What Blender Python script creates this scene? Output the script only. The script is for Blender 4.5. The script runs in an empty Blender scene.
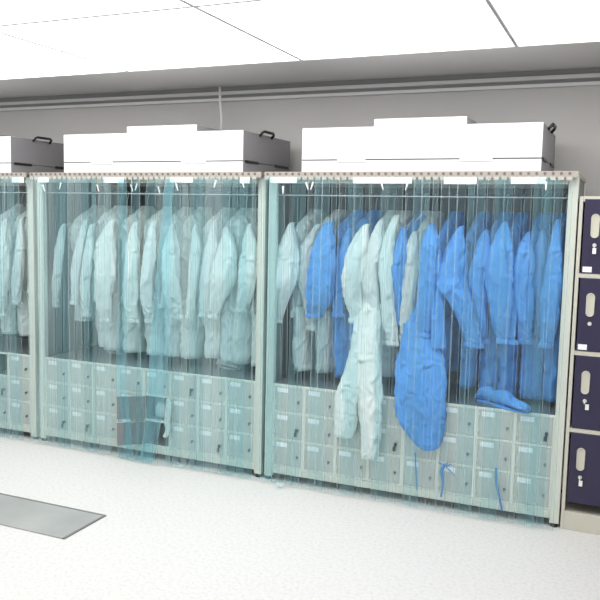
import bpy, bmesh, math, random
from mathutils import Vector, Matrix, noise
random.seed(7)
PI = math.pi
scene = bpy.context.scene
C = scene.collection

# ------------------------------------------------------------------ camera
F = 769.0
R = Matrix(((0.919376713118189, -0.06163473476127547, 0.3885197792222454),
            (0.3927775488958327, 0.08926762474905289, -0.9152907124269556),
            (0.02173146243069799, 0.9940988133191636, 0.10627931547603071)))
EYE = Vector((0, 0, 1.62))
cam = bpy.data.objects.new('camera', bpy.data.cameras.new('camera'))
C.objects.link(cam)
cam.matrix_world = Matrix.Translation(EYE) @ R.to_4x4()
cam.data.sensor_width = 36
cam.data.lens = 36 * F / 600
cam.data.shift_y = -1 / 600
scene.camera = cam

# ------------------------------------------------------------------ world and exposure
world = bpy.data.worlds.new('room_light'); scene.world = world
world.use_nodes = True
bg = world.node_tree.nodes['Background']
bg.inputs[0].default_value = (0.96, 0.98, 1.0, 1)
bg.inputs[1].default_value = 0.80
scene.view_settings.view_transform = 'Standard'
scene.view_settings.look = 'None'
scene.view_settings.gamma = 1
scene.view_settings.exposure = 0.05
scene.cycles.transparent_max_bounces = 32
PANEL_POWER = 3.3        # strength of the added ceiling panels

# ------------------------------------------------------------------ helpers
def P(x, y, Y):
    """point of the photograph at distance Y from the camera's wall-parallel plane"""
    r = R @ Vector((x - 300, -(y - 299), -F))
    return EYE + r * (Y / r.y)

def px2m(Y): return Y / 0.93 / F

def mat(name, col, rough=0.5, metal=0.0, bump=0.0, bscale=60, var=0.0, vscale=8, spec=None, aniso=None, ridged=False):
    m = bpy.data.materials.new(name); m.use_nodes = True
    nt = m.node_tree; b = nt.nodes['Principled BSDF']
    b.inputs['Base Color'].default_value = (*col, 1)
    b.inputs['Roughness'].default_value = rough
    b.inputs['Metallic'].default_value = metal
    if spec is not None: b.inputs['Specular IOR Level'].default_value = spec
    tc = nt.nodes.new('ShaderNodeTexCoord')
    if var:
        n = nt.nodes.new('ShaderNodeTexNoise'); n.inputs['Scale'].default_value = vscale; n.inputs['Detail'].default_value = 4
        nt.links.new(tc.outputs['Object'], n.inputs['Vector'])
        r = nt.nodes.new('ShaderNodeValToRGB')
        r.color_ramp.elements[0].position = 0.3; r.color_ramp.elements[1].position = 0.7
        r.color_ramp.elements[0].color = (*[c * (1 - var) for c in col], 1)
        r.color_ramp.elements[1].color = (*[min(1, c * (1 + var)) for c in col], 1)
        nt.links.new(n.outputs['Fac'], r.inputs['Fac']); nt.links.new(r.outputs['Color'], b.inputs['Base Color'])
    if bump:
        n = nt.nodes.new('ShaderNodeTexNoise'); n.inputs['Scale'].default_value = bscale; n.inputs['Detail'].default_value = 3
        if ridged: n.noise_type = 'RIDGED_MULTIFRACTAL'; n.inputs['Distortion'].default_value = 0.6; n.inputs['Detail'].default_value = 2
        if aniso:
            mp = nt.nodes.new('ShaderNodeMapping'); mp.inputs['Scale'].default_value = aniso
            nt.links.new(tc.outputs['Object'], mp.inputs['Vector']); nt.links.new(mp.outputs['Vector'], n.inputs['Vector'])
        else: nt.links.new(tc.outputs['Object'], n.inputs['Vector'])
        bp = nt.nodes.new('ShaderNodeBump'); bp.inputs['Strength'].default_value = bump; bp.inputs['Distance'].default_value = 0.035 if ridged else 0.01
        nt.links.new(n.outputs['Fac'], bp.inputs['Height']); nt.links.new(bp.outputs['Normal'], b.inputs['Normal'])
    return m

def film(name, tint, diff, fac, rough=0.12):
    """soft clear PVC: mostly see-through and tinted, a little milky, glossy skin"""
    m = bpy.data.materials.new(name); m.use_nodes = True
    nt = m.node_tree; nt.nodes.clear()
    out = nt.nodes.new('ShaderNodeOutputMaterial')
    tr = nt.nodes.new('ShaderNodeBsdfTransparent'); tr.inputs[0].default_value = (*tint, 1)
    b = nt.nodes.new('ShaderNodeBsdfPrincipled'); b.inputs['Base Color'].default_value = (*diff, 1)
    b.inputs['Roughness'].default_value = rough
    tl = nt.nodes.new('ShaderNodeBsdfTranslucent'); tl.inputs[0].default_value = (*diff, 1)
    mx0 = nt.nodes.new('ShaderNodeMixShader'); mx0.inputs[0].default_value = 0.35
    nt.links.new(b.outputs[0], mx0.inputs[1]); nt.links.new(tl.outputs[0], mx0.inputs[2])
    # milky streaks running down the film
    tc = nt.nodes.new('ShaderNodeTexCoord'); mp = nt.nodes.new('ShaderNodeMapping'); mp.inputs['Scale'].default_value = (22, 22, 1.2)
    n = nt.nodes.new('ShaderNodeTexNoise'); n.inputs['Scale'].default_value = 2.0; n.inputs['Detail'].default_value = 2
    nt.links.new(tc.outputs['Object'], mp.inputs['Vector']); nt.links.new(mp.outputs['Vector'], n.inputs['Vector'])
    mr = nt.nodes.new('ShaderNodeMapRange'); mr.inputs['From Min'].default_value = 0.3; mr.inputs['From Max'].default_value = 0.75
    mr.inputs['To Min'].default_value = fac * 0.5; mr.inputs['To Max'].default_value = fac * 1.9
    nt.links.new(n.outputs['Fac'], mr.inputs['Value'])
    mx = nt.nodes.new('ShaderNodeMixShader')
    nt.links.new(mr.outputs[0], mx.inputs[0]); nt.links.new(tr.outputs[0], mx.inputs[1]); nt.links.new(mx0.outputs[0], mx.inputs[2])
    nt.links.new(mx.outputs[0], out.inputs[0])
    return m

def emit(name, col, s):
    m = bpy.data.materials.new(name); m.use_nodes = True
    b = m.node_tree.nodes['Principled BSDF']
    b.inputs['Base Color'].default_value = (0.8, 0.8, 0.8, 1)
    b.inputs['Emission Color'].default_value = (*col, 1); b.inputs['Emission Strength'].default_value = s
    return m

def new_bm(): return bmesh.new()

def add_box(bm, x0, x1, y0, y1, z0, z1, mi=0):
    vs = [bm.verts.new(p) for p in ((x0,y0,z0),(x1,y0,z0),(x1,y1,z0),(x0,y1,z0),(x0,y0,z1),(x1,y0,z1),(x1,y1,z1),(x0,y1,z1))]
    for f in ((3,2,1,0),(4,5,6,7),(0,1,5,4),(1,2,6,5),(2,3,7,6),(3,0,4,7)):
        fc = bm.faces.new([vs[i] for i in f]); fc.material_index = mi
    return vs

def add_tube(bm, pts, r, seg=10, mi=0, cap=True):
    pts = [Vector(p) for p in pts]; rings = []
    for i, p in enumerate(pts):
        t = (pts[min(i+1, len(pts)-1)] - pts[max(i-1, 0)]).normalized()
        ref = Vector((0,0,1)) if abs(t.z) < 0.9 else Vector((1,0,0))
        a = t.cross(ref).normalized(); b = t.cross(a)
        rr = r[i] if isinstance(r, (list, tuple)) else r
        rings.append([bm.verts.new(p + a*math.cos(2*PI*k/seg)*rr + b*math.sin(2*PI*k/seg)*rr) for k in range(seg)])
    skin(bm, rings, cap, mi)

def skin(bm, rings, cap=True, mi=0):
    n = len(rings[0])
    for A, B in zip(rings, rings[1:]):
        for k in range(n):
            f = bm.faces.new((A[k], A[(k+1) % n], B[(k+1) % n], B[k])); f.material_index = mi; f.smooth = True
    if cap:
        f = bm.faces.new(rings[0][::-1]); f.material_index = mi
        f = bm.faces.new(rings[-1]); f.material_index = mi

def add_disc_y(bm, cx, cz, y0, y1, r, seg=16, mi=0, sx=1, sz=1):
    a = [bm.verts.new((cx+r*sx*math.cos(2*PI*k/seg), y0, cz+r*sz*math.sin(2*PI*k/seg))) for k in range(seg)]
    b = [bm.verts.new((cx+r*sx*math.cos(2*PI*k/seg), y1, cz+r*sz*math.sin(2*PI*k/seg))) for k in range(seg)]
    skin(bm, [a, b], True, mi)

def obj(name, bm, mats, parent=None, origin=None, bevel=0, kind=None, label=None):
    bmesh.ops.recalc_face_normals(bm, faces=bm.faces)
    if origin is not None: bmesh.ops.translate(bm, verts=bm.verts, vec=-Vector(origin))
    me = bpy.data.meshes.new(name); bm.to_mesh(me); bm.free()
    if not isinstance(mats, (list, tuple)): mats = [mats]
    for m in mats: me.materials.append(m)
    o = bpy.data.objects.new(name, me); C.objects.link(o)
    if origin is not None: o.location = origin
    if parent is not None: o.parent = parent
    if bevel:
        md = o.modifiers.new('bevel', 'BEVEL'); md.width = bevel; md.segments = 2; md.limit_method = 'ANGLE'
    if kind: o['kind'] = kind
    if label: o['label'] = label
    return o

def thing(name, label, cat, loc=(0,0,0), group=None):
    o = bpy.data.objects.new(name, None); C.objects.link(o); o.empty_display_size = 0.05
    o.location = loc; o['label'] = label; o['category'] = cat
    if group: o['group'] = group
    return o

def tag(o, label, cat, group=None):
    o['label'] = label; o['category'] = cat
    if group: o['group'] = group
    return o

def copy_part(o, parent):
    c = o.copy(); C.objects.link(c); c.parent = parent
    for ch in list(o.children): copy_part(ch, c)
    return c

def copy_thing(o, loc, label):
    c = o.copy(); C.objects.link(c); c.location = loc; c['label'] = label
    for ch in list(o.children): copy_part(ch, c)
    return c

def spline(pts, n):
    """Catmull-Rom through tuples, n samples"""
    k = len(pts) - 1; out = []
    for i in range(n):
        t = i / (n - 1) * k; s = min(int(t), k - 1); u = t - s
        p0, p1, p2, p3 = pts[max(s-1,0)], pts[s], pts[s+1], pts[min(s+2,k)]
        out.append(tuple(0.5*((2*b)+(-a+c)*u+(2*a-5*b+4*c-d)*u*u+(-a+3*b-3*c+d)*u**3) for a,b,c,d in zip(p0,p1,p2,p3)))
    return out

# ------------------------------------------------------------------ materials
M = {}
M['wall'] = mat('wall_paint', (0.47, 0.455, 0.44), 0.6, var=0.03, vscale=1.5)
M['ceiling'] = mat('ceiling_paint', (0.55, 0.54, 0.53), 0.6)
M['trim_light'] = mat('trim_light', (0.62, 0.61, 0.60), 0.5)
M['trim_dark'] = mat('trim_groove', (0.22, 0.22, 0.22), 0.7)
def floor_mat():
    m = mat('speckled_vinyl', (0.80, 0.785, 0.765), 0.45)
    nt = m.node_tree; b = nt.nodes['Principled BSDF']; tc = nt.nodes.new('ShaderNodeTexCoord')
    n = nt.nodes.new('ShaderNodeTexNoise'); n.inputs['Scale'].default_value = 55; n.inputs['Detail'].default_value = 5
    r = nt.nodes.new('ShaderNodeValToRGB')
    r.color_ramp.elements[0].position = 0.32; r.color_ramp.elements[0].color = (0.54, 0.53, 0.512, 1)
    r.color_ramp.elements[1].position = 0.55; r.color_ramp.elements[1].color = (0.615, 0.602, 0.582, 1)
    nt.links.new(tc.outputs['Object'], n.inputs['Vector']); nt.links.new(n.outputs['Fac'], r.inputs['Fac'])
    nt.links.new(r.outputs['Color'], b.inputs['Base Color']); return m
M['floor'] = floor_mat()
M['steel'] = mat('brushed_steel', (0.66, 0.67, 0.59), 0.4, 0.35, bump=0.05, bscale=30, aniso=(1, 1, 0.05))
M['steel_dark'] = mat('dull_steel_sheet', (0.20, 0.215, 0.22), 0.45, 0.5, var=0.1, vscale=3)
M['rail'] = mat('hook_rail_steel', (0.40, 0.365, 0.32), 0.4, 0.4)
M['hole'] = mat('rail_hook_brown', (0.16, 0.13, 0.11), 0.6)
M['tab'] = mat('hook_tab', (0.50, 0.47, 0.42), 0.35, 0.2)
M['black'] = mat('black_plastic', (0.015, 0.015, 0.016), 0.4)
M['white_enamel'] = mat('white_enamel', (0.67, 0.67, 0.685), 0.35)
M['shaded_grey_sheet'] = mat('shaded_grey_side', (0.24, 0.235, 0.245), 0.5, 0.1)  # side sheet grey, darkened to carry the shade on the box sides
M['seam'] = mat('dark_seam', (0.06, 0.06, 0.06), 0.7)  # dark joint between filter base and housing
M['door'] = mat('cubby_door_paint', (0.52, 0.53, 0.49), 0.4, 0.15, var=0.06, vscale=4)
M['face'] = mat('cubby_face_frame', (0.70, 0.70, 0.63), 0.4, 0.1)
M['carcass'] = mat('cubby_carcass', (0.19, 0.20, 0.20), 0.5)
M['lock'] = mat('lock_metal', (0.24, 0.24, 0.24), 0.35, 0.7)
M['card'] = mat('label_card', (0.86, 0.87, 0.86), 0.6, var=0.10, vscale=220)
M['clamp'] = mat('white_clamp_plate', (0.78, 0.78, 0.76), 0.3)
M['white_cloth'] = mat('white_cloth', (0.61, 0.67, 0.66), 0.8, bump=0.8, bscale=15, ridged=True, aniso=(1.0, 1.0, 0.8))
M['white_cloth2'] = mat('pale_grey_cloth', (0.52, 0.57, 0.56), 0.8, bump=0.8, bscale=15, ridged=True, aniso=(1.0, 1.0, 0.8))
M['white_cloth3'] = mat('off_white_cloth', (0.66, 0.71, 0.68), 0.8, bump=0.8, bscale=15, ridged=True, aniso=(1.0, 1.0, 0.8))
M['blue_cloth'] = mat('blue_cloth', (0.075, 0.28, 0.66), 0.75, bump=0.8, bscale=15, ridged=True, aniso=(1.0, 1.0, 0.8), var=0.12, vscale=5)
M['blue_cloth2'] = mat('deep_blue_cloth', (0.06, 0.22, 0.54), 0.75, bump=0.8, bscale=15, ridged=True, aniso=(1.0, 1.0, 0.8), var=0.12, vscale=5)
M['hanger'] = mat('hanger_plastic', (0.80, 0.81, 0.82), 0.35)
M['pvc'] = film('clear_pvc', (0.974, 0.987, 0.990), (0.60, 0.74, 0.79), 0.022)
M['pvc_milky'] = film('milky_pvc', (0.966, 0.986, 0.990), (0.70, 0.86, 0.88), 0.075)
M['pvc_teal'] = film('teal_tinted_pvc', (0.920, 0.968, 0.976), (0.46, 0.72, 0.78), 0.065)
M['pvc_deep'] = film('thick_teal_pvc', (0.85, 0.95, 0.968), (0.46, 0.75, 0.83), 0.14)
M['pvc_edge'] = film('pvc_cut_edge', (0.90, 0.96, 0.96), (0.76, 0.88, 0.88), 0.20)
M['locker_body'] = mat('beige_locker_paint', (0.56, 0.53, 0.45), 0.45)
M['locker_door'] = mat('navy_locker_paint', (0.022, 0.017, 0.052), 0.4)
M['pull'] = mat('beige_pull', (0.55, 0.53, 0.44), 0.4)
M['mat'] = mat('grey_vinyl_mat', (0.33, 0.335, 0.325), 0.3, var=0.15, vscale=3)
M['mat_edge'] = mat('dark_mat_edging', (0.17, 0.17, 0.17), 0.5)
M['shoe'] = mat('white_shoe', (0.78, 0.78, 0.74), 0.5)
M['added_glow'] = emit('added_panel_glow', (1, 1, 1), PANEL_POWER)
M['cord'] = mat('blue_cord', (0.08, 0.26, 0.55), 0.7)
M['pipe'] = mat('pale_conduit', (0.66, 0.65, 0.62), 0.5)

# ------------------------------------------------------------------ the room
XL, XR = -9.0, 4.0
WY, CZ = 5.0, 2.535
def struct(name, bm, m): return obj(name, bm, m, kind='structure')
bm = new_bm(); add_box(bm, XL, XR, -1.0, WY + .1, -0.1, 0); struct('floor', bm, M['floor'])
bm = new_bm(); add_box(bm, XL, XR, WY, WY + .1, 0, CZ); struct('wall_back', bm, M['wall'])
bm = new_bm(); add_box(bm, XL, XR, 1.0, WY + .1, CZ, CZ + .1); struct('ceiling', bm, M['ceiling'])
bm = new_bm(); add_box(bm, XL, XR, WY - .035, WY - .001, 2.435, 2.455); struct('trim_1', bm, M['trim_light'])
bm = new_bm(); add_box(bm, XL, XR, WY - .02, WY - .001, 2.4555, 2.476); struct('trim_2', bm, M['trim_dark'])
bm = new_bm(); add_box(bm, XL, XR, WY - .045, WY - .001, 2.4765, 2.500); struct('trim_3', bm, M['ceiling'])
bm = new_bm(); add_box(bm, XL, XR, WY - .03, WY - .001, 2.5005, CZ - .0005); struct('trim_4', bm, M['trim_dark'])
bm = new_bm(); add_box(bm, XL, XR, WY - .012, WY - .001, 0, 0.08); struct('baseboard_back', bm, M['trim_light'])

# glowing ceiling panels, added as an overhead light source
names_y = {0: 'row nearest the racks', 1: 'middle row', 2: 'row furthest from the racks'}
names_x = ['at the far left end', 'second from the left', 'third from the left', 'fourth from the left', 'at the right end']
cl0 = thing('added_ceiling_light', 'added flat white ceiling light panel', 'ceiling light', (0, 0, CZ), 'added ceiling light panels')
bm = new_bm()
for a in ((-.605, -.597, -.605, .605), (.597, .605, -.605, .605), (-.597, .597, -.605, -.597), (-.597, .597, .597, .605)):
    add_box(bm, a[0], a[1], a[2], a[3], -.012, -.001)
obj('frame', bm, M['white_enamel'], cl0)
bm = new_bm(); add_box(bm, -.5965, .5965, -.5965, .5965, -.008, -.001); obj('added_glow', bm, M['added_glow'], cl0)
first = True
for j in range(2):
    for i in range(5):
        loc = (-4.85 + i * 1.215, 3.62 - j * 1.215, CZ)
        lab = 'added square white glowing ceiling panel, %s, %s' % (names_x[i], names_y[j])
        if first: cl0.location = loc; cl0['label'] = lab; first = False
        else: copy_thing(cl0, loc, lab)

# ------------------------------------------------------------------ racks
W = 1.742; FY = 4.185; BY = 4.80
RX = {0: -5.532, 1: -3.757, 2: -1.993}
side_words = {0: 'left-hand rack, cut off by the frame', 1: 'middle rack', 2: 'right-hand rack with the blue garments'}

def make_rack():
    t = thing('garment_rack', '', 'garment rack', (0, FY, 0), 'steel garment racks')
    y1 = BY - FY
    for x in (0, W - .05):
        for y in (0, y1 - .04):
            bm = new_bm(); add_box(bm, x, x + .05, y, y + .04, 0.02, 1.85); obj('post', bm, M['steel'], t, bevel=.003)
            bm = new_bm(); add_tube(bm, [(x+.025, y+.02, 0.0), (x+.025, y+.02, .012), (x+.025, y+.02, .02)], [.02, .02, .012], 12); obj('foot', bm, M['black'], t)
    bm = new_bm(); add_box(bm, .05, W-.05, .0, .04, .045, .088); obj('bottom_rail', bm, M['steel'], t, bevel=.003)
    bm = new_bm(); add_box(bm, .05, W-.05, y1-.04, y1, .045, .088); obj('bottom_rail', bm, M['steel'], t, bevel=.003)
    bm = new_bm(); add_box(bm, .05, W-.05, .0, .04, 1.815, 1.85); obj('top_rail', bm, M['steel'], t, bevel=.003)
    bm = new_bm(); add_box(bm, .05, W-.05, y1-.04, y1, 1.815, 1.85); obj('top_rail', bm, M['steel'], t, bevel=.003)
    bm = new_bm(); add_box(bm, 0, W, -.005, y1, 1.8505, 1.872); obj('top_panel', bm, M['rail'], t)
    bm = new_bm(); add_box(bm, .05, W-.05, y1-.012, y1-.004, .62, 1.815); obj('back_panel', bm, M['steel_dark'], t)
    for x in (.004, W-.012):
        bm = new_bm(); add_box(bm, x, x+.008, .041, y1-.041, .62, 1.85); obj('side_panel', bm, M['steel_dark'], t)
    # rod across the front just behind the curtain, and the rod that carries the garments
    bm = new_bm(); add_tube(bm, [(.03, .045, 1.747), (W-.03, .045, 1.747)], .0035, 10); obj('front_rod', bm, M['clamp'], t)
    bm = new_bm(); add_tube(bm, [(.01, .33, 1.755), (W-.01, .33, 1.755)], .010, 12); obj('hanging_rod', bm, M['steel_dark'], t)
    return t

def make_track():
    """hooked rail the strips hang from"""
    bm = new_bm(); add_box(bm, 0, W, -.065, -.055, 1.845, 1.878, 0)
    n = int(W / .04)
    for i in range(n):
        x = .02 + i * .04
        add_disc_y(bm, x, 1.866, -.069, -.0645, .0075, 10, 1)
        add_box(bm, x - .014, x + .014, -.072, -.0655, 1.832, 1.850, 2)
    add_box(bm, 0, W, -.055, -.0052, 1.868, 1.874, 0)
    return bm

rack = make_rack()
tr = obj('curtain_track', make_track(), [M['rail'], M['hole'], M['tab']], rack)
rack.location = (RX[0], FY, 0)
rack_labels = {0: 'left steel garment rack, mostly cut off by the photo edge',
               1: 'middle steel garment rack holding only white garments',
               2: 'right steel garment rack holding blue and white garments'}
rack['label'] = rack_labels[0]
racks = {0: rack}
for k in (1, 2): racks[k] = copy_thing(rack, (RX[k], FY, 0), rack_labels[k])
for k, spans in {1: ((38, 49), (104, 124), (170, 193), (240, 250)), 2: ((270, 297), (353, 412), (444, 477), (511, 546)), 0: ((12, 24),)}.items():
    for a, b in spans:
        xa = P(a, 180, FY - .075).x - RX[k]; xb = P(b, 180, FY - .075).x - RX[k]
        bm = new_bm(); add_box(bm, xa, xb, -.079, -.0735, 1.812 + random.uniform(-.003, .003), 1.846)
        obj('clamp_plate', bm, M['clamp'], racks[k], bevel=.0015)

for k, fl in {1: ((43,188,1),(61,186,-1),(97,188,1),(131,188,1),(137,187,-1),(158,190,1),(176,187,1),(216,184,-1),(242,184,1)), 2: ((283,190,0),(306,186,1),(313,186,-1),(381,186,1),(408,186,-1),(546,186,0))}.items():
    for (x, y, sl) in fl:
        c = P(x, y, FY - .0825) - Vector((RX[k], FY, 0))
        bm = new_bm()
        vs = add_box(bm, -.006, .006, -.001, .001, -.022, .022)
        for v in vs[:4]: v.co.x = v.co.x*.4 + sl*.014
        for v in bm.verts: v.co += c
        obj('highlight_flap', bm, M['clamp'], racks[k])  # white slivers that paint the highlights at the strip tops

# ------------------------------------------------------------------ cubby cabinets under the garments
CW, RH, CZ0 = 0.2055, 0.170, 0.092
BW = 8 * CW
def make_cabinet():
    t = thing('cubby_cabinet', '', 'cabinet', (0, 0, 0), 'low cabinets of small locked doors')
    D = .55
    bm = new_bm()
    for i in range(9): add_box(bm, i*CW - .004, i*CW + .004, .014, D, CZ0, CZ0 + 3*RH - .004)
    for j in range(3): add_box(bm, 0, BW, .0145, D - .001, CZ0 + j*RH - (.0 if j == 0 else .003), CZ0 + j*RH + .004)
    add_box(bm, 0, BW, D, D + .008, CZ0, CZ0 + 3*RH)
    obj('carcass', bm, M['carcass'], t)
    bm = new_bm()
    for i in range(9):
        a = max(-.0, i*CW - .011); b = min(BW, i*CW + .011)
        add_box(bm, a, b, 0, .0135, CZ0 - .003, CZ0 + 3*RH - .006)
    for j in range(3):
        z = CZ0 + j*RH
        add_box(bm, .011, BW - .011, .0005, .013, z - (.003 if j == 0 else .007), z + .007)
    obj('face_frame', bm, M['face'], t, bevel=.001)
    bm = new_bm(); add_box(bm, 0, BW, -.004, .010, CZ0 + 3*RH - .010, CZ0 + 3*RH + .004); obj('front_lip', bm, M['face'], t, bevel=.001)
    bm = new_bm(); add_box(bm, 0, BW, .0105, D + .008, CZ0 + 3*RH - .0035, CZ0 + 3*RH + .003); obj('top_deck', bm, M['steel_dark'], t)
    return t

def door_proto():
    dw, dh = CW - .024, RH - .017
    bm = new_bm(); add_box(bm, 0, dw, 0, .009, 0, dh)
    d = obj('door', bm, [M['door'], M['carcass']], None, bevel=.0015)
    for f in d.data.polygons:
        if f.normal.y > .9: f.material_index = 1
    bm = new_bm(); add_box(bm, .016, .088, -.0016, -.0003, dh - .037, dh - .010); obj('name_card', bm, M['card'], d)
    bm = new_bm(); add_disc_y(bm, dw - .026, dh*.42, -.006, -.0003, .008, 14); add_box(bm, dw-.028, dw-.024, -.018, -.0062, dh*.42-.010, dh*.42+.006)
    obj('lock', bm, M['lock'], d)
    bm = new_bm(); add_tube(bm, [(.003, -.003, .02), (.003, -.003, .045)], .003, 8); obj('hinge', bm, M['steel'], d)
    bm = new_bm(); add_tube(bm, [(.003, -.003, dh-.045), (.003, -.003, dh-.02)], .003, 8); obj('hinge', bm, M['steel'], d)
    return d, dw, dh
dproto, DW, DH = door_proto()
cab = make_cabinet()
cabs = {0: cab}
cab_labels = {0: 'low cubby cabinet under the cut-off left rack', 1: 'low cubby cabinet under the middle rack with an opened door',
              2: 'low cubby cabinet under the right rack with all doors shut'}
cab.location = (RX[0] + .05, FY + .005, 0); cab['label'] = cab_labels[0]
for k in (1, 2): cabs[k] = copy_thing(cab, (RX[k] + .05, FY + .005, 0), cab_labels[k])
openings = {(1, 4, 1): 148, (1, 4, 0): 140, (0, 6, 2): 100}
used = False
for k in (0, 1, 2):
    for i in range(8):
        if k == 0 and i < 5: continue
        for j in range(3):
            if not used: d = dproto; d.parent = cabs[k]; used = True
            else: d = copy_part(dproto, cabs[k])
            d.location = (i*CW + .012, .001, CZ0 + j*RH + .0085)
            if (k, i, j) in ((2,0,1), (2,3,1), (2,7,2), (1,0,0), (1,1,0), (1,5,2), (1,6,0), (0,6,1)):
                bm = new_bm(); zc = DH*.42
                add_box(bm, DW-.034, DW-.018, -.026, -.0185, zc-.012, zc+.010)
                add_box(bm, DW-.040, DW-.022, -.024, -.020, zc-.040, zc-.0125)
                obj('key', bm, M['black'], d, bevel=.002)
            if (k, i, j) in openings:
                d.rotation_euler = (0, 0, -math.radians(openings[(k, i, j)])); d.location.y = -.004
                d['label'] = 'small cubby door standing open'

# ------------------------------------------------------------------ filter fan units on the racks
def make_ffu(xw, sx0, sx1, latches):
    """xw: width; sx0..sx1: raised blower box; origin at lower front left corner"""
    t = thing('fan_filter_unit', '', 'fan filter unit', (0, 0, 0), 'white fan filter units')
    D = .70
    bm = new_bm(); add_box(bm, 0, xw, 0, D, 0, .066)
    o = obj('filter_base', bm, [M['white_enamel'], M['shaded_grey_sheet']], t, bevel=.002)
    bm = new_bm(); add_box(bm, .004, xw-.004, .004, D-.004, .0662, .0718); obj('seam_gasket', bm, M['seam'], t)
    bm = new_bm(); add_box(bm, 0, xw, 0, D, .072, .252)
    h = obj('housing', bm, [M['white_enamel'], M['shaded_grey_sheet']], t, bevel=.002)
    for q in (o, h):
        for f in q.data.polygons:
            if abs(f.normal.x) > .9: f.material_index = 1
    bm = new_bm(); add_box(bm, sx0, sx1, .03, D-.15, .2522, .297)
    b = obj('blower_box', bm, [M['white_enamel'], M['shaded_grey_sheet']], t, bevel=.002)
    for f in b.data.polygons:
        if abs(f.normal.x) > .9: f.material_index = 1
    for a, c in latches:
        bm = new_bm(); add_box(bm, a, c, -.004, -.0003, .055, .082); obj('latch', bm, M['white_enamel'], t, bevel=.001)
    for sgn, x in ((1, xw), (-1, 0)):
        bm = new_bm()
        pts = [(x+sgn*.001, .22, .238), (x+sgn*.02, .222, .260), (x+sgn*.024, .24, .268), (x+sgn*.024, .37, .268), (x+sgn*.02, .388, .260), (x+sgn*.001, .39, .238)]
        add_tube(bm, pts, .009, 8); obj('handle', bm, M['black'], t)
        for y0, y1 in ((.03, .2), (.45, .66)):
            bm = new_bm(); add_box(bm, min(x+sgn*.0005, x+sgn*.006), max(x+sgn*.0005, x+sgn*.006), y0, y1, .060, .076); obj('side_clip', bm, M['black'], t)
    return t
def fx(p, X0): return P(p, 160, 4.2).x - X0
fz = 1.8795
f1x = -3.525
ff = make_ffu(1.353, fx(125, f1x), fx(195, f1x), ((fx(92, f1x), fx(114, f1x)), (fx(182, f1x), fx(207, f1x))))
ff.location = (f1x, 4.19, fz); ff['label'] = 'white fan filter box on top of the middle rack'
copy_thing(ff, (-3.984 - 1.353, 4.19, fz), 'white fan filter box with black handle, cut off at the left edge')
f2x = -1.787
f2 = make_ffu(1.347, P(374,122,4.22).x - f2x, P(467,122,4.22).x - f2x, ((fx(338, f2x), fx(366, f2x)), (fx(460, f2x), fx(493, f2x))))
f2.location = (f2x, 4.19, fz); f2['label'] = 'white fan filter box on top of the right rack'

# conduit from the ceiling to the middle unit
bm = new_bm(); add_tube(bm, [P(220, 88, 4.86) * 1 + Vector((0, 0, .01)), P(220, 100, 4.86), P(221.5, 115, 4.86), Vector((P(222, 131, 4.86).x, 4.86, fz + .253))], .009, 10)
for v in bm.verts:
    v.co.z = min(v.co.z, CZ - .001)
tag(obj('power_conduit', bm, M['pipe'], None), 'pale thin conduit running from ceiling down to middle fan filter box', 'conduit')

# ------------------------------------------------------------------ navy locker on the right
LX, LW = -0.243, 0.42
lk = thing('locker', 'beige steel locker with four navy doors at right edge', 'locker', (LX, 4.185, 0))
bm = new_bm()
add_box(bm, 0, .018, 0, .5, 0, 1.755); add_box(bm, LW-.018, LW, 0, .5, 0, 1.755); add_box(bm, .0181, LW-.0181, 0, .5, 1.728, 1.755)
add_box(bm, .0181, LW-.0181, .48, .5, 0, 1.727); add_box(bm, .0181, LW-.0181, .0, .479, 0, .10)
for i in range(3):
    z = P(580, (275.5, 353.3, 431)[i], 4.185).z
    add_box(bm, .0181, LW-.0181, 0, .479, z - .012, z + .012)
obj('body', bm, M['locker_body'], lk, bevel=.002)
for i, (ya, yb) in enumerate(((199, 273), (278, 350.5), (356, 428.5), (433.5, 503.5))):
    za = P(580, ya, 4.185).z; zb = P(580, yb, 4.185).z
    bm = new_bm(); add_box(bm, .0185 + .008, LW-.0265, -.004, .008, zb, za)
    d = obj('door', bm, M['locker_door'], lk, bevel=.002)
    hx = .082; hz = za - .135
    bm = new_bm()
    rings = []
    for y, s in ((-.0045, 1), (-.010, 1), (-.012, .88), (-.006, .72)):
        ring = []
        for k in range(24):
            a = 2*PI*k/24; cx = .021*math.cos(a)*s; cz = .021*math.sin(a)*s + (.040 if math.sin(a) >= 0 else -.040) * 1
            ring.append(bm.verts.new((hx + cx, y, hz + cz)))
        rings.append(ring)
    skin(bm, rings); obj('recessed_pull', bm, M['pull'], d)
    bm = new_bm(); add_disc_y(bm, hx + .002, za - .232, -.010, -.0045, .010, 16); obj('keyhole', bm, M['steel'], d)
    if i != 1:
        bm = new_bm(); add_box(bm, hx - .001, hx + .003, -.024, -.0102, za - .245, za - .222)
        o = (0.0, .010, .012, .004)[i]
        add_box(bm, hx + o - .006, hx + o + .012, -.022, -.018, za - .275, za - .2455)
        obj('key', bm, M['clamp'], d)
    if i < 2:
        bm = new_bm(); add_box(bm, .034, .078, -.0062, -.0042, zb + .006, zb + .034); obj('name_card', bm, M['card'], d)

# ------------------------------------------------------------------ floor mat, bottom left
bm = new_bm(); add_box(bm, -5.5, -2.50, 2.93, 3.253, 0.0005, .006)
mt = obj('floor_mat', bm, M['mat'], None, bevel=.001); tag(mt, 'grey vinyl mat on the floor at bottom left', 'floor mat')
bm = new_bm(); add_box(bm, -5.5, -2.488, 3.2535, 3.266, .0005, .007); add_box(bm, -2.4995, -2.488, 2.93, 3.253, .0005, .007)
obj('edging', bm, M['mat_edge'], mt)

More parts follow.
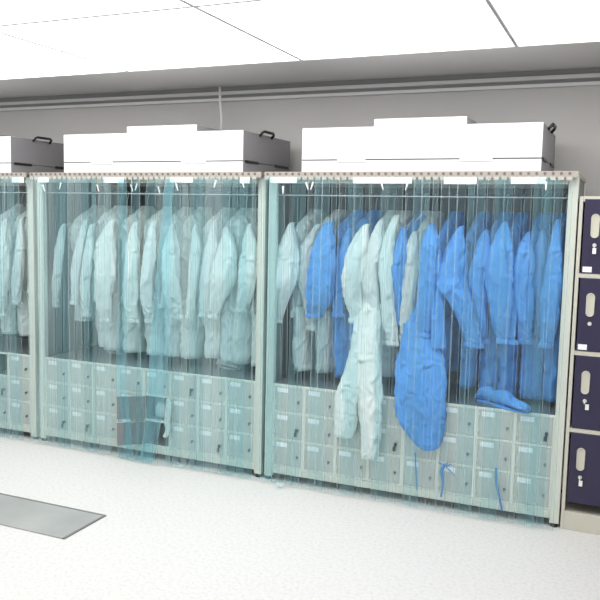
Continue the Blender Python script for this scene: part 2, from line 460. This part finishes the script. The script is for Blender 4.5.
# ------------------------------------------------------------------ garments
def cloth_ring(bm, c, a, b, ax, ay, seed, fold, seg=28):
    """ellipse of half sizes a (along ax) and b (along ay) with pressed folds"""
    ring = []
    for k in range(seg):
        th = 2*PI*k/seg
        q = Vector((math.cos(th)*2.1 + seed*3.7, math.sin(th)*2.1, c.z*5.0 + seed))
        q2 = Vector((math.cos(th)*5 + seed*1.3, math.sin(th)*5, c.z*14.0 + seed*2))
        q3 = Vector((th*.9 + seed, c.z*34.0 + math.sin(th)*2.2, seed))
        r = 1 + fold*(noise.noise(q)*1.2 + noise.noise(q2)*.8 + (abs(noise.noise(q3))*-1.1 + .25))
        ring.append(bm.verts.new(c + ax*(a*math.cos(th)*r) + ay*(b*math.sin(th)*r)))
    return ring

def limb(name, pts, m, parent, seed, fold=.16, seg=36, n=54, origin=None, label=None, flat=0.7, yscale=None):
    """pts: (X, Y, Z, halfwidth, halfdepth) stations, top to bottom"""
    bm = new_bm(); rings = []
    for s in spline(pts, n):
        c = Vector(s[:3]); rings.append(cloth_ring(bm, c, max(s[3], .004), max(s[4], .004), Vector((1,0,0)), Vector((0,1,0)), seed, fold, seg))
    skin(bm, rings)
    return obj(name, bm, m, parent, origin=None, label=label)

ROD_Y = FY + .33; ROD_Z = 1.755
hanger_mesh = None
def make_hanger():
    bm = new_bm()
    pts = [(0, 0, -.11)]
    for k in range(11):
        a = -PI*.5 + k/10*PI*1.25
        pts.append((0, .021*math.cos(a)*1.0, .021*math.sin(a) - .007 + .0))
    pts[1] = (0, .002, -.06)
    hk = []
    for k in range(12):
        a = math.radians(-60) + k/11*math.radians(240)
        hk.append((0, .0165*math.cos(a), .0165*math.sin(a)))
    add_tube(bm, [(0, 0, -.130), (0, .001, -.05)] + hk, .0028, 8)
    add_tube(bm, [(0, -.16, -.215), (0, -.10, -.175), (0, 0, -.130), (0, .10, -.175), (0, .16, -.215)], .007, 10)
    add_tube(bm, [(0, -.155, -.214), (0, 0, -.218), (0, .155, -.214)], .004, 8)
    return bm
proto_hanger = tag(obj('clothes_hanger', make_hanger(), M['hanger']), '', 'clothes hanger', 'hangers on the hanging rods')
hang_used = [False]

def garment(k, sl, m, label, where, ang=12, zhem=.70, legs=True, sleeve_y=4.275, name='cleanroom_coverall', wid=.20, th=.042, top=0, seed=None, extra=None, body_z=1.0, slfold=.24):
    """sl: near sleeve as (px, py, half width px) from shoulder to cuff"""
    if seed is None: seed = sl[0][0] * .37
    rnd = random.Random(int(sl[0][0]*10))
    s0 = P(sl[0][0], sl[0][1], sleeve_y)
    a = math.radians(ang); ax = Vector((math.sin(a), math.cos(a), 0)); ay = Vector((math.cos(a), -math.sin(a), 0))  # ax: near -> far
    d = (ROD_Y - s0.y) / ax.y
    ctr = s0 + ax*d
    hx = ctr.x
    xmin, xmax = RX[k] + .07, RX[k] + W - .07
    hx = min(max(hx, xmin), xmax)
    z0 = ROD_Z - .122
    if k < 2: th *= 1.3
    t = thing(name, label, 'coverall' if legs else 'smock', (hx, ROD_Y, 0), 'garments hanging in the ' + where)
    inv = Vector((hx, ROD_Y, 0))
    # body
    bm = new_bm(); rings = []
    st = [(z0+.030, .045, .035), (z0+.005, .080, .045), (z0-.035, .14, th*.9), (z0-.095, wid*.97, th), (z0-.18, wid, th*1.15), (z0-.36, wid*.93, th*1.1), (body_z, wid*1.0, th*1.15)]
    if not legs: st.append((zhem, wid*1.12, th*1.4))
    dx = rnd.uniform(-.02, .02)
    for s in spline(st, 30):
        c = Vector((dx*(z0 - s[0]), 0, s[0]))
        rings.append(cloth_ring(bm, c, s[1], s[2], ax, ay, seed, .10 + .12*min(1, (z0 - s[0] + .1)), 36))
    skin(bm, rings)
    obj('body', bm, m, t)
    if legs:
        for sg in (-1, 1):
            bm = new_bm(); rings = []
            for q in range(16):
                u = q/15; z = body_z + .07 - u*(body_z + .07 - zhem)
                c = ax*(sg*(.095 - .01*u)) + Vector((0, 0, z)) + ay*(rnd.uniform(-.002, .002) + .02*u*sg*rnd.random())
                rings.append(cloth_ring(bm, c, .098 - .02*u, th*1.2*(1-.1*u), ax, ay, seed + 9*sg, .2, 24))
            skin(bm, rings)
            obj('trouser_leg', bm, m, t)
    # stand collar
    bm = new_bm(); rings = []
    for zz, rr in ((z0+.008, .058), (z0+.026, .054), (z0+.038, .046)):
        rings.append(cloth_ring(bm, Vector((0, 0, zz)), rr, rr*.72, ax, ay, seed+4, .06, 20))
    skin(bm, rings); obj('collar', bm, m, t)
    # near sleeve, and its cuff
    n = len(sl); st = []
    sl = [(x, y, hw*(.6 if i == 0 else (1.14 if i < n-1 else 1.0))) for i, (x, y, hw) in enumerate(sl)]
    for i, (x, y, hw) in enumerate(sl):
        u = i/(n-1); Y = sleeve_y - .045*math.sin(PI*min(1, u*1.1)) + .01*u
        p = P(x, y, Y) - inv; h = hw*px2m(Y)
        st.append((p.x, p.y, p.z, h, max(.022, h*.62)))
    p0 = st[0]
    st.insert(0, (p0[0] + ax.x*.06, p0[1] + ax.y*.06, p0[2] + .012, p0[3]*.35, .018))
    limb('sleeve', st, m, t, seed + 2, slfold)
    e = st[-1]; e2 = st[-2]
    L = Vector(e[:3]) - Vector(e2[:3]); L.normalize(); 
    bm = new_bm(); rings = []
    for q, s in ((-.012, .86), (0, .84), (.010, 1.08), (.028, 1.22), (.038, 1.12)):
        rings.append(cloth_ring(bm, Vector(e[:3]) + L*(q - .004), e[3]*s, e[4]*s, Vector((1,0,0)), Vector((0,1,0)), seed, .30, 32))
    skin(bm, rings); obj('cuff', bm, m, t)
    # far sleeve
    fs = []
    for u in range(6):
        v = u/5
        q = ax*(wid + .0 - .015*v) + Vector((0, 0, z0 - .085 - .55*v)) + ay*.02*v
        fs.append((q.x, q.y, q.z, .05 - .008*v, .045 - .008*v))
    limb('sleeve', fs, m, t, seed + 5, .15, 20, 18)
    if extra: extra(t, inv)
    # its hanger
    if not hang_used[0]: h = proto_hanger; hang_used[0] = True
    else: h = proto_hanger.copy(); C.objects.link(h)
    h.location = (hx, ROD_Y, ROD_Z + .0); h.rotation_euler = (0, 0, -a)
    short = label.split(',')[0].split(' with')[0]
    h['label'] = ('pale hanger inside the ' + label) if len(label.split()) < 13 else 'pale hanger inside the ' + ' '.join(label.replace(',', '').split()[:12])
    return t

def px_limb(name, tr, Ys, m, seed, fold=.15, depth=.5, seg=40, n=70, dmax=.06, dmin=.02):
    def f(t, inv):
        st = []
        for i, (x, y, hw) in enumerate(tr):
            Y = Ys[i] if isinstance(Ys, (list, tuple)) else Ys
            p = P(x, y, Y) - inv; h = hw*px2m(Y)
            st.append((p.x, p.y, p.z, h, min(dmax, max(dmin, h*depth))))
        limb(name, st, m, t, seed, fold, seg, n)
    return f
def many(*fs):
    def g(t, inv):
        for f in fs: f(t, inv)
    return g

Wc, Wc2, Wc3, Bc, Bc2 = M['white_cloth'], M['white_cloth2'], M['white_cloth3'], M['blue_cloth'], M['blue_cloth2']
rw = 'right rack'
garment(2, [(291, 225, 5), (288, 250, 9), (286, 280, 11), (281, 300, 8), (277, 318, 6)], Wc, 'white coverall at the left end of the right rack, sleeve bent left', rw, ang=16, zhem=.66)
garment(2, [(318, 226, 6), (307, 250, 7), (304, 275, 8), (309, 300, 6), (312, 325, 5)], Wc2, 'pale grey coverall between the leftmost white one and first blue one', rw, ang=20, zhem=.66, sleeve_y=4.32)
garment(2, [(329, 224, 8), (325, 245, 10), (322, 275, 12), (319, 300, 11), (315, 313, 8)], Bc, 'leftmost blue coverall in the right rack, broad shoulder showing', rw, ang=22, zhem=.64, sleeve_y=4.26)
garment(2, [(350, 230, 4), (346, 250, 6), (342, 275, 6), (340, 295, 6), (338, 312, 6)], Bc, 'narrow blue coverall tucked left of the long white coverall', rw, ang=22, zhem=.64, sleeve_y=4.30)
garment(2, [(366, 226, 5), (360, 245, 8), (353, 272, 10), (352, 295, 8), (357, 318, 7)], Wc3, 'white coverall whose long legs hang out over the cubby doors', rw, ang=18, zhem=.72, sleeve_y=4.25,
        extra=many(px_limb('trouser_leg', [(366, 285, 8), (364, 320, 10), (362, 350, 12), (355, 378, 13), (348, 400, 13), (346, 420, 12), (344, 434, 10), (344, 437, 8)], [4.30, 4.25, 4.20, 4.165, 4.15, 4.15, 4.15, 4.15], Wc3, 3.3, dmax=.032),
                   px_limb('trouser_leg', [(371, 285, 8), (369, 320, 11), (368, 350, 13), (369, 380, 13), (370, 405, 12), (371, 432, 10), (370, 455, 9), (370, 459, 7)], [4.28, 4.24, 4.19, 4.16, 4.146, 4.146, 4.146, 4.146], Wc3, 5.1, dmax=.032)))
garment(2, [(381, 222, 5), (375, 245, 7), (369, 272, 8), (371, 300, 7), (377, 322, 5)], Wc, 'white coverall right of the long-legged one, elbow bulging left', rw, ang=18, zhem=.68, sleeve_y=4.27)
garment(2, [(396, 217, 5), (389, 240, 5), (386, 270, 6), (388, 300, 6), (391, 340, 7)], Wc3, 'off-white coverall with high collar and cuff hanging lowest', rw, ang=24, zhem=.68, sleeve_y=4.26)
garment(2, [(404, 228, 4), (401, 245, 5), (396, 268, 8), (400, 295, 6), (401, 320, 5)], Bc, 'blue coverall squeezed between two white ones', rw, ang=14, zhem=.66, sleeve_y=4.28)
garment(2, [(415, 233, 4), (413, 250, 5), (411, 280, 6), (407, 310, 6), (404, 335, 5)], Wc2, 'slim white coverall, last white one before the blues', rw, ang=14, zhem=.70, sleeve_y=4.28)
garment(2, [(432, 226, 5), (431, 245, 8), (428, 275, 8), (427, 305, 8), (426, 332, 6)], Bc, 'blue coverall whose folded bulk hangs out over the cubby doors', rw, ang=14, zhem=.72, sleeve_y=4.22,
        extra=many(px_limb('folded_trousers', [(424, 290, 14), (422, 330, 17), (421, 360, 22), (420, 385, 26), (421, 410, 25), (424, 430, 20), (427, 444, 13), (428, 450, 5)], [4.30, 4.26, 4.20, 4.165, 4.155, 4.155, 4.155, 4.155], Bc, 8.3, .13, dmax=.034),
                   px_limb('sleeve', [(436, 250, 5), (438, 290, 5), (438, 320, 6), (438, 348, 7)], 4.20, Bc, 2.9)))
garment(2, [(461, 228, 4), (456, 250, 8), (452, 282, 12), (462, 305, 9), (470, 325, 8), (474, 342, 8)], Bc, 'blue coverall with a sharp elbow pointing left', rw, ang=16, zhem=.66, sleeve_y=4.24)
garment(2, [(486, 232, 4), (483, 250, 6), (479, 280, 7), (479, 310, 7), (480, 338, 7)], Bc, 'blue coverall just left of the tallest-shouldered blue one', rw, ang=16, zhem=.64, sleeve_y=4.27)
garment(2, [(505, 224, 5), (502, 245, 8), (500, 275, 11), (503, 310, 10), (506, 338, 8)], Bc, 'blue coverall with the widest sleeve, near the right post', rw, ang=12, zhem=.64, sleeve_y=4.24)
garment(2, [(528, 234, 3), (524, 255, 7), (521, 285, 8), (523, 315, 7), (525, 338, 6)], Bc, 'blue coverall third from the right post', rw, ang=12, zhem=.64, sleeve_y=4.26)
garment(2, [(543, 232, 4), (541, 255, 6), (538, 285, 7), (539, 310, 6), (540, 330, 5)], Bc2, 'blue coverall second from the right post', rw, ang=8, zhem=.64, sleeve_y=4.30)
garment(2, [(558, 222, 4), (555, 250, 5), (552, 285, 7), (550, 315, 7), (547, 342, 6)], Bc, 'blue coverall touching the right post', rw, ang=4, zhem=.64, sleeve_y=4.25)
mw = 'middle rack'
garment(1, [(64, 226, 4), (60, 250, 5), (57, 275, 5), (56, 303, 4)], Wc2, 'white coverall at the left end of the middle rack', mw, ang=24, zhem=.85)
garment(1, [(86, 222, 4), (80, 245, 5), (76, 270, 5), (75, 300, 4)], Wc, 'white coverall second from the left in the middle rack', mw, ang=24, zhem=.68)
garment(1, [(93, 226, 5), (89, 250, 5), (86, 280, 6), (86, 312, 5)], Wc, 'white coverall third from the left in the middle rack', mw, ang=24, zhem=.66)
garment(1, [(112, 222, 6), (106, 245, 10), (104, 275, 11), (104, 305, 9), (105, 318, 6)], Wc3, 'wide white coverall left of the bunched curtain strips', mw, ang=26, zhem=.66)
garment(1, [(136, 224, 5), (132, 250, 7), (131, 285, 8), (132, 318, 8)], Wc3, 'white coverall directly behind the bunched curtain strips', mw, ang=24, zhem=.66)
garment(1, [(155, 222, 5), (151, 245, 6), (147, 275, 7), (147, 300, 6), (149, 318, 5)], Wc, 'white coverall right of the one behind the bunched strips', mw, ang=24, zhem=.66)
garment(1, [(173, 226, 4), (171, 250, 8), (171, 280, 9), (174, 300, 8), (177, 314, 6)], Wc3, 'white coverall fifth from the right in the middle rack', mw, ang=22, zhem=.66)
garment(1, [(196, 226, 4), (195, 250, 5), (193, 285, 5), (190, 315, 4)], Wc3, 'slim white coverall fourth from the right in the middle rack', mw, ang=24, zhem=.68)
garment(1, [(215, 222, 4), (211, 250, 6), (207, 280, 7), (204, 312, 5)], Wc, 'white coverall third from the right in the middle rack', mw, ang=22, zhem=.66)
garment(1, [(227, 228, 4), (228, 248, 9), (224, 275, 12), (217, 300, 8), (213, 314, 6)], Wc3, 'white coverall second from the right in the middle rack, baggy sleeve', mw, ang=18, zhem=.66)
garment(1, [(250, 226, 4), (250, 250, 8), (249, 275, 9), (244, 300, 7), (242, 308, 6)], Wc3, 'white coverall at the right end of the middle rack', mw, ang=14, zhem=.66)
lw = 'left rack'
garment(0, [(-12, 224, 6), (-15, 260, 8), (-16, 310, 7)], Wc, 'white coverall half out of frame in the left rack', lw, ang=22)
garment(0, [(6, 222, 6), (3, 250, 9), (1, 285, 9), (0, 312, 7)], Wc3, 'white coverall in the left rack at the very edge of the photo', lw, ang=22)
garment(0, [(22, 220, 4), (20, 250, 6), (18, 275, 7), (17, 300, 6)], Wc, 'white coverall beside the right post of the left rack', lw, ang=10)

# ------------------------------------------------------------------ shoes and small things inside the racks
def shoe(loc, rz, label, m, L=.26):
    bm = new_bm(); rings = []
    for s in spline([(0, .030, .02), (.04, .036, .075), (.11, .034, .080), (.16, .040, .050), (.22, .044, .038), (.26, .022, .022)], 18):
        y = s[0]*L/.26; ring = []
        for k in range(18):
            a = 2*PI*k/18; zz = math.sin(a); ring.append(bm.verts.new((s[1]*math.cos(a), -y, s[2]*.5 + s[2]*.5*zz + .012)))
        rings.append(ring)
    skin(bm, rings)
    o = obj('shoe', bm, m); o.location = loc; o.rotation_euler = (0, 0, rz)
    tag(o, label, 'shoe')
    bm = new_bm(); rings = []
    for z in (0, .012):
        ring = []
        for k in range(24):
            a = 2*PI*k/24; ring.append(bm.verts.new((.045*math.cos(a)*(1.0 if math.sin(a) < .2 else .85), -L/2 - L*.5*math.sin(-a)*-1, z)))
        rings.append(ring)
    skin(bm, rings); obj('sole', bm, M['trim_light'] if m is not Bc else Bc, o)
DZ = CZ0 + 3*RH + .004
def on_deck(x, y):
    r = R @ Vector((x-300, -(y-299), -F)); p = EYE + r*((DZ - EYE.z)/r.z); return p
p = on_deck(108, 351); shoe((p.x, min(p.y, 4.6), DZ), 1.2, 'white shoe on the deck left of the bunched curtain strips', M['shoe'], .2)
p = on_deck(225, 367); shoe((p.x-.05, p.y, DZ), 1.3, 'white shoe on the deck near the right end of the middle rack', M['shoe'], .2)
p = on_deck(478, 398); shoe((p.x, 4.34, DZ), 1.3, 'blue boot on the right rack deck, left one of two', Bc, .2)
p = on_deck(500, 402); shoe((p.x-.04, 4.30, DZ), 1.0, 'blue boot on the right rack deck, right one of two', Bc, .26)

# cloth hanging by the opened cubby
bm = new_bm(); rings = []
for s in spline([(168, 399, 2), (169, 408, 3.5), (167, 420, 4), (168, 430, 3), (165, 437, 2.5)], 16):
    c = P(s[0], s[1], 4.168); h = s[2]*px2m(4.17)
    rings.append(cloth_ring(bm, c, h, .010, Vector((1,0,0)), Vector((0,1,0)), 3.0, .25, 18))
skin(bm, rings); tag(obj('cloth', bm, M['white_cloth3']), 'small white cloth dangling beside the opened cubby door', 'cloth')

bm = new_bm(); rings = []  # pale lump added to lighten the inside of the open cubby
bxc = RX[1] + .05 + 4.5*CW
for z, a, b in ((.005, .070, .08), (.02, .080, .10), (.07, .082, .11), (.11, .070, .10), (.125, .04, .06)):
    rings.append(cloth_ring(bm, Vector((bxc, FY + .15, CZ0 + RH + z)), a, b, Vector((1,0,0)), Vector((0,1,0)), 6.0, .05, 28))
skin(bm, rings); tag(obj('added_pale_filler', bm, M['white_cloth3']), 'pale folded cloth stuffed inside the opened cubby', 'cloth')

def ribbon(pts, label, m, r=2.0, cat='ribbon', Y=4.160):
    bm = new_bm(); rings = []
    for s in spline(pts, 20):
        c = P(s[0], s[1], Y); h = s[2]*.7*px2m(Y)
        rings.append(cloth_ring(bm, c, h, .0035, Vector((1,0,0)), Vector((0,1,0)), 2.0, .2, 10))
    skin(bm, rings); return tag(obj('ribbon', bm, m), label, cat)
rb = ribbon([(447, 463, 1.5), (442, 470, 2.5), (443, 482, 1.6), (441, 497, 1.3)], 'blue knotted ribbon hanging in front of lower cubby doors', M['cord'])
bm = new_bm()
for a in ((438, 462), (452, 464), (455, 476)):
    c0 = P(446, 467, 4.155); c1 = P(a[0], a[1], 4.155)
    add_tube(bm, [c0, (c0+c1)/2 + Vector((0, -.004, .004)), c1], [.0035, .0045, .0022], 8)
obj('knot', bm, M['cord'], rb)
ribbon([(496, 468, 1.4), (497, 485, 1.8), (500, 500, 1.4), (502, 511, 1.2)], 'thin blue ribbon dangling beside the bow, nearer the right post', M['cord'])
ribbon([(415, 452, .9), (416, 470, 1.0), (417, 490, .8)], 'thin blue tie hanging below the folded blue coverall', M['cord'])
for (x, y, lab) in ((283, 478, 'crumpled clear wrapper on the floor by the gap between racks'),):
    bm = new_bm()
    r_ = R @ Vector((x-300, -(y-299), -F)); c = EYE + r_*((0.03 - EYE.z)/r_.z)
    bmesh.ops.create_icosphere(bm, subdivisions=3, radius=.026)
    for v in bm.verts:
        v.co *= 1 + .5*noise.noise(v.co*40); v.co.z = max(v.co.z*.5, -.02)
    o = obj('crumpled_wrapper', bm, M['pvc_edge']); o.location = (c.x + .02, 4.07, .022); tag(o, lab, 'wrapper')

# ------------------------------------------------------------------ PVC strip curtains
CY = 4.108
def strip_mesh(w, z0, z1, seed, sag=.005, bend=0):
    """thin bowed sheet, edges in material slot 1"""
    bm = new_bm(); nx = 8; nz = 14; T = .0022
    g = {}
    for s in (0, 1):
        for j in range(nz+1):
            z = z1 + (z0 - z1)*j/nz
            for i in range(nx+1):
                u = i/nx*2 - 1
                x = u*w/2 + .004*noise.noise(Vector((seed*5.1, z*1.6, 0)))
                y = sag*(u*u) + (.006*noise.noise(Vector((seed*3.3, z*2.1, u*.8))) if j else 0) + s*T
                g[s, j, i] = bm.verts.new((x, y, z))
    for s in (0, 1):
        for j in range(nz):
            for i in range(nx):
                f = bm.faces.new((g[s,j,i], g[s,j,i+1], g[s,j+1,i+1], g[s,j+1,i])); f.smooth = True
    for j in range(nz):
        for i in (0, nx):
            f = bm.faces.new((g[0,j,i], g[1,j,i], g[1,j+1,i], g[0,j+1,i])); f.material_index = 1
    for i in range(nx):
        for j in (0, nz):
            f = bm.faces.new((g[0,j,i], g[1,j,i], g[1,j,i+1], g[0,j,i+1])); f.material_index = 1
    # bright rolled rim along each long edge
    for i0 in (0, nx):
        x0 = (-w/2 if i0 == 0 else w/2)
        pts = [(g[0,j,i0].co + g[1,j,i0].co)/2 for j in range(nz+1)]
        add_tube(bm, pts, .0015, 6, 1)
    return bm

def place_strips(k, pitch, w, skip, group, label, teal, z0=.012):
    n = int((W - .02)/pitch); protos = []
    for q in range(6):
        protos.append(None)
    for i in range(n):
        x = RX[k] + .04 + i*pitch
        if x < -4.25: continue
        pxs = skip
        if any(a < x < b for a, b in skip): continue
        q = i % 6
        deep = i in teal
        key = (k, q, deep)
        if key not in strip_cache:
            bm = strip_mesh(w, z0, 1.838, k*10 + q + (3 if deep else 0), sag=random.choice((-.006, .005, .008, -.004)))
            o = obj('curtain_strip', bm, [M['pvc_teal'] if deep else (M['pvc'] if k == 2 else M['pvc_milky']), M['pvc_edge']])
            strip_cache[key] = o
        else:
            o = strip_cache[key].copy(); C.objects.link(o)
        o.location = (x + random.uniform(-.006, .006), CY + (.006 if i % 2 else -.006), random.uniform(0, .012))
        o.rotation_euler = (0, 0, random.uniform(-.06, .06))
        tag(o, label, 'curtain strip', group)
strip_cache = {}
xa, xb = P(116, 300, CY).x, P(160, 300, CY).x
place_strips(0, .062, .10, [], 'strips on the left rack', 'clear plastic curtain strip hanging straight on the cut-off left rack', {24, 26})
place_strips(1, .058, .10, [(xa, xb)], 'strips on the middle rack', 'clear plastic curtain strip hanging straight on the middle rack', {4, 8, 15, 19, 22, 26, 27, 28})
place_strips(2, .048, .085, [], 'strips on the right rack', 'clear plastic curtain strip hanging straight on the right rack', {0, 1, 4, 7, 11, 15, 19, 25, 28, 32, 33})

def traced_strip(tr, Y, m, label, grp=None, T=.0025):
    bm = new_bm(); g = {}; nz = 26; nx = 10
    S = spline(tr, nz+1)
    for s in (0, 1):
        for j, q in enumerate(S):
            c = P(q[0], q[1], Y); h = q[2]*px2m(Y)
            c.z = max(c.z, .004)
            for i in range(nx+1):
                u = i/nx*2-1
                y = .010*math.sin(u*3.2 + q[1]*.006 + tr[0][0]) + .008*noise.noise(Vector((tr[0][0], q[1]*.015, u))) + s*T
                if j == 0: y = s*T
                g[s,j,i] = bm.verts.new(c + Vector((u*h, y, 0)))
    for s in (0, 1):
        for j in range(nz):
            for i in range(nx):
                f = bm.faces.new((g[s,j,i], g[s,j,i+1], g[s,j+1,i+1], g[s,j+1,i])); f.smooth = True
    for j in range(nz):
        for i in (0, nx):
            f = bm.faces.new((g[0,j,i], g[1,j,i], g[1,j+1,i], g[0,j+1,i])); f.material_index = 1
    for i in range(nx):
        for j in (0, nz):
            f = bm.faces.new((g[0,j,i], g[1,j,i], g[1,j,i+1], g[0,j,i+1])); f.material_index = 1
    for i0 in (0, nx): add_tube(bm, [(g[0,j,i0].co + g[1,j,i0].co)/2 for j in range(nz+1)], .002, 6, 1)
    o = obj('curtain_strip', bm, [m, M['pvc_edge']]); tag(o, label, 'curtain strip', grp); return o
TY = 4.095
traced_strip([(122, 179, 5), (122, 300, 6), (120, 380, 7), (123, 420, 8), (125, 458, 10)], TY, M['pvc_deep'], 'teal curtain strip at the left side of the bunched group')
traced_strip([(135, 179, 5), (133, 300, 8), (132, 380, 11), (134, 420, 12), (136, 461, 13)], TY-.012, M['pvc_teal'], 'teal curtain strip second from the left in the bunched group')
traced_strip([(152, 179, 6), (148, 300, 9), (146, 380, 13), (145, 420, 12), (143, 462, 11)], TY-.006, M['pvc_teal'], 'slanting teal curtain strip in the middle of the bunched group')
traced_strip([(170, 179, 5), (163, 280, 8), (159, 360, 12), (155, 410, 10), (147, 461, 9)], TY-.018, M['pvc_deep'], 'teal curtain strip slanting down leftward at the right of the bunched group')
traced_strip([(41, 179, 4), (41, 320, 4), (41, 400, 4), (39, 425, 3.5), (34, 440, 4)], TY, M['pvc_milky'], 'pale curtain strip curling left at the foot of the middle rack post')
traced_strip([(258, 179, 5), (257, 300, 5), (256, 400, 5), (256, 470, 5)], TY, M['pvc'], 'teal curtain strip over the right post of the middle rack')
traced_strip([(273, 179, 4), (272, 300, 4), (270, 400, 4), (269, 474, 4)], TY, M['pvc'], 'teal curtain strip over the left post of the right rack')
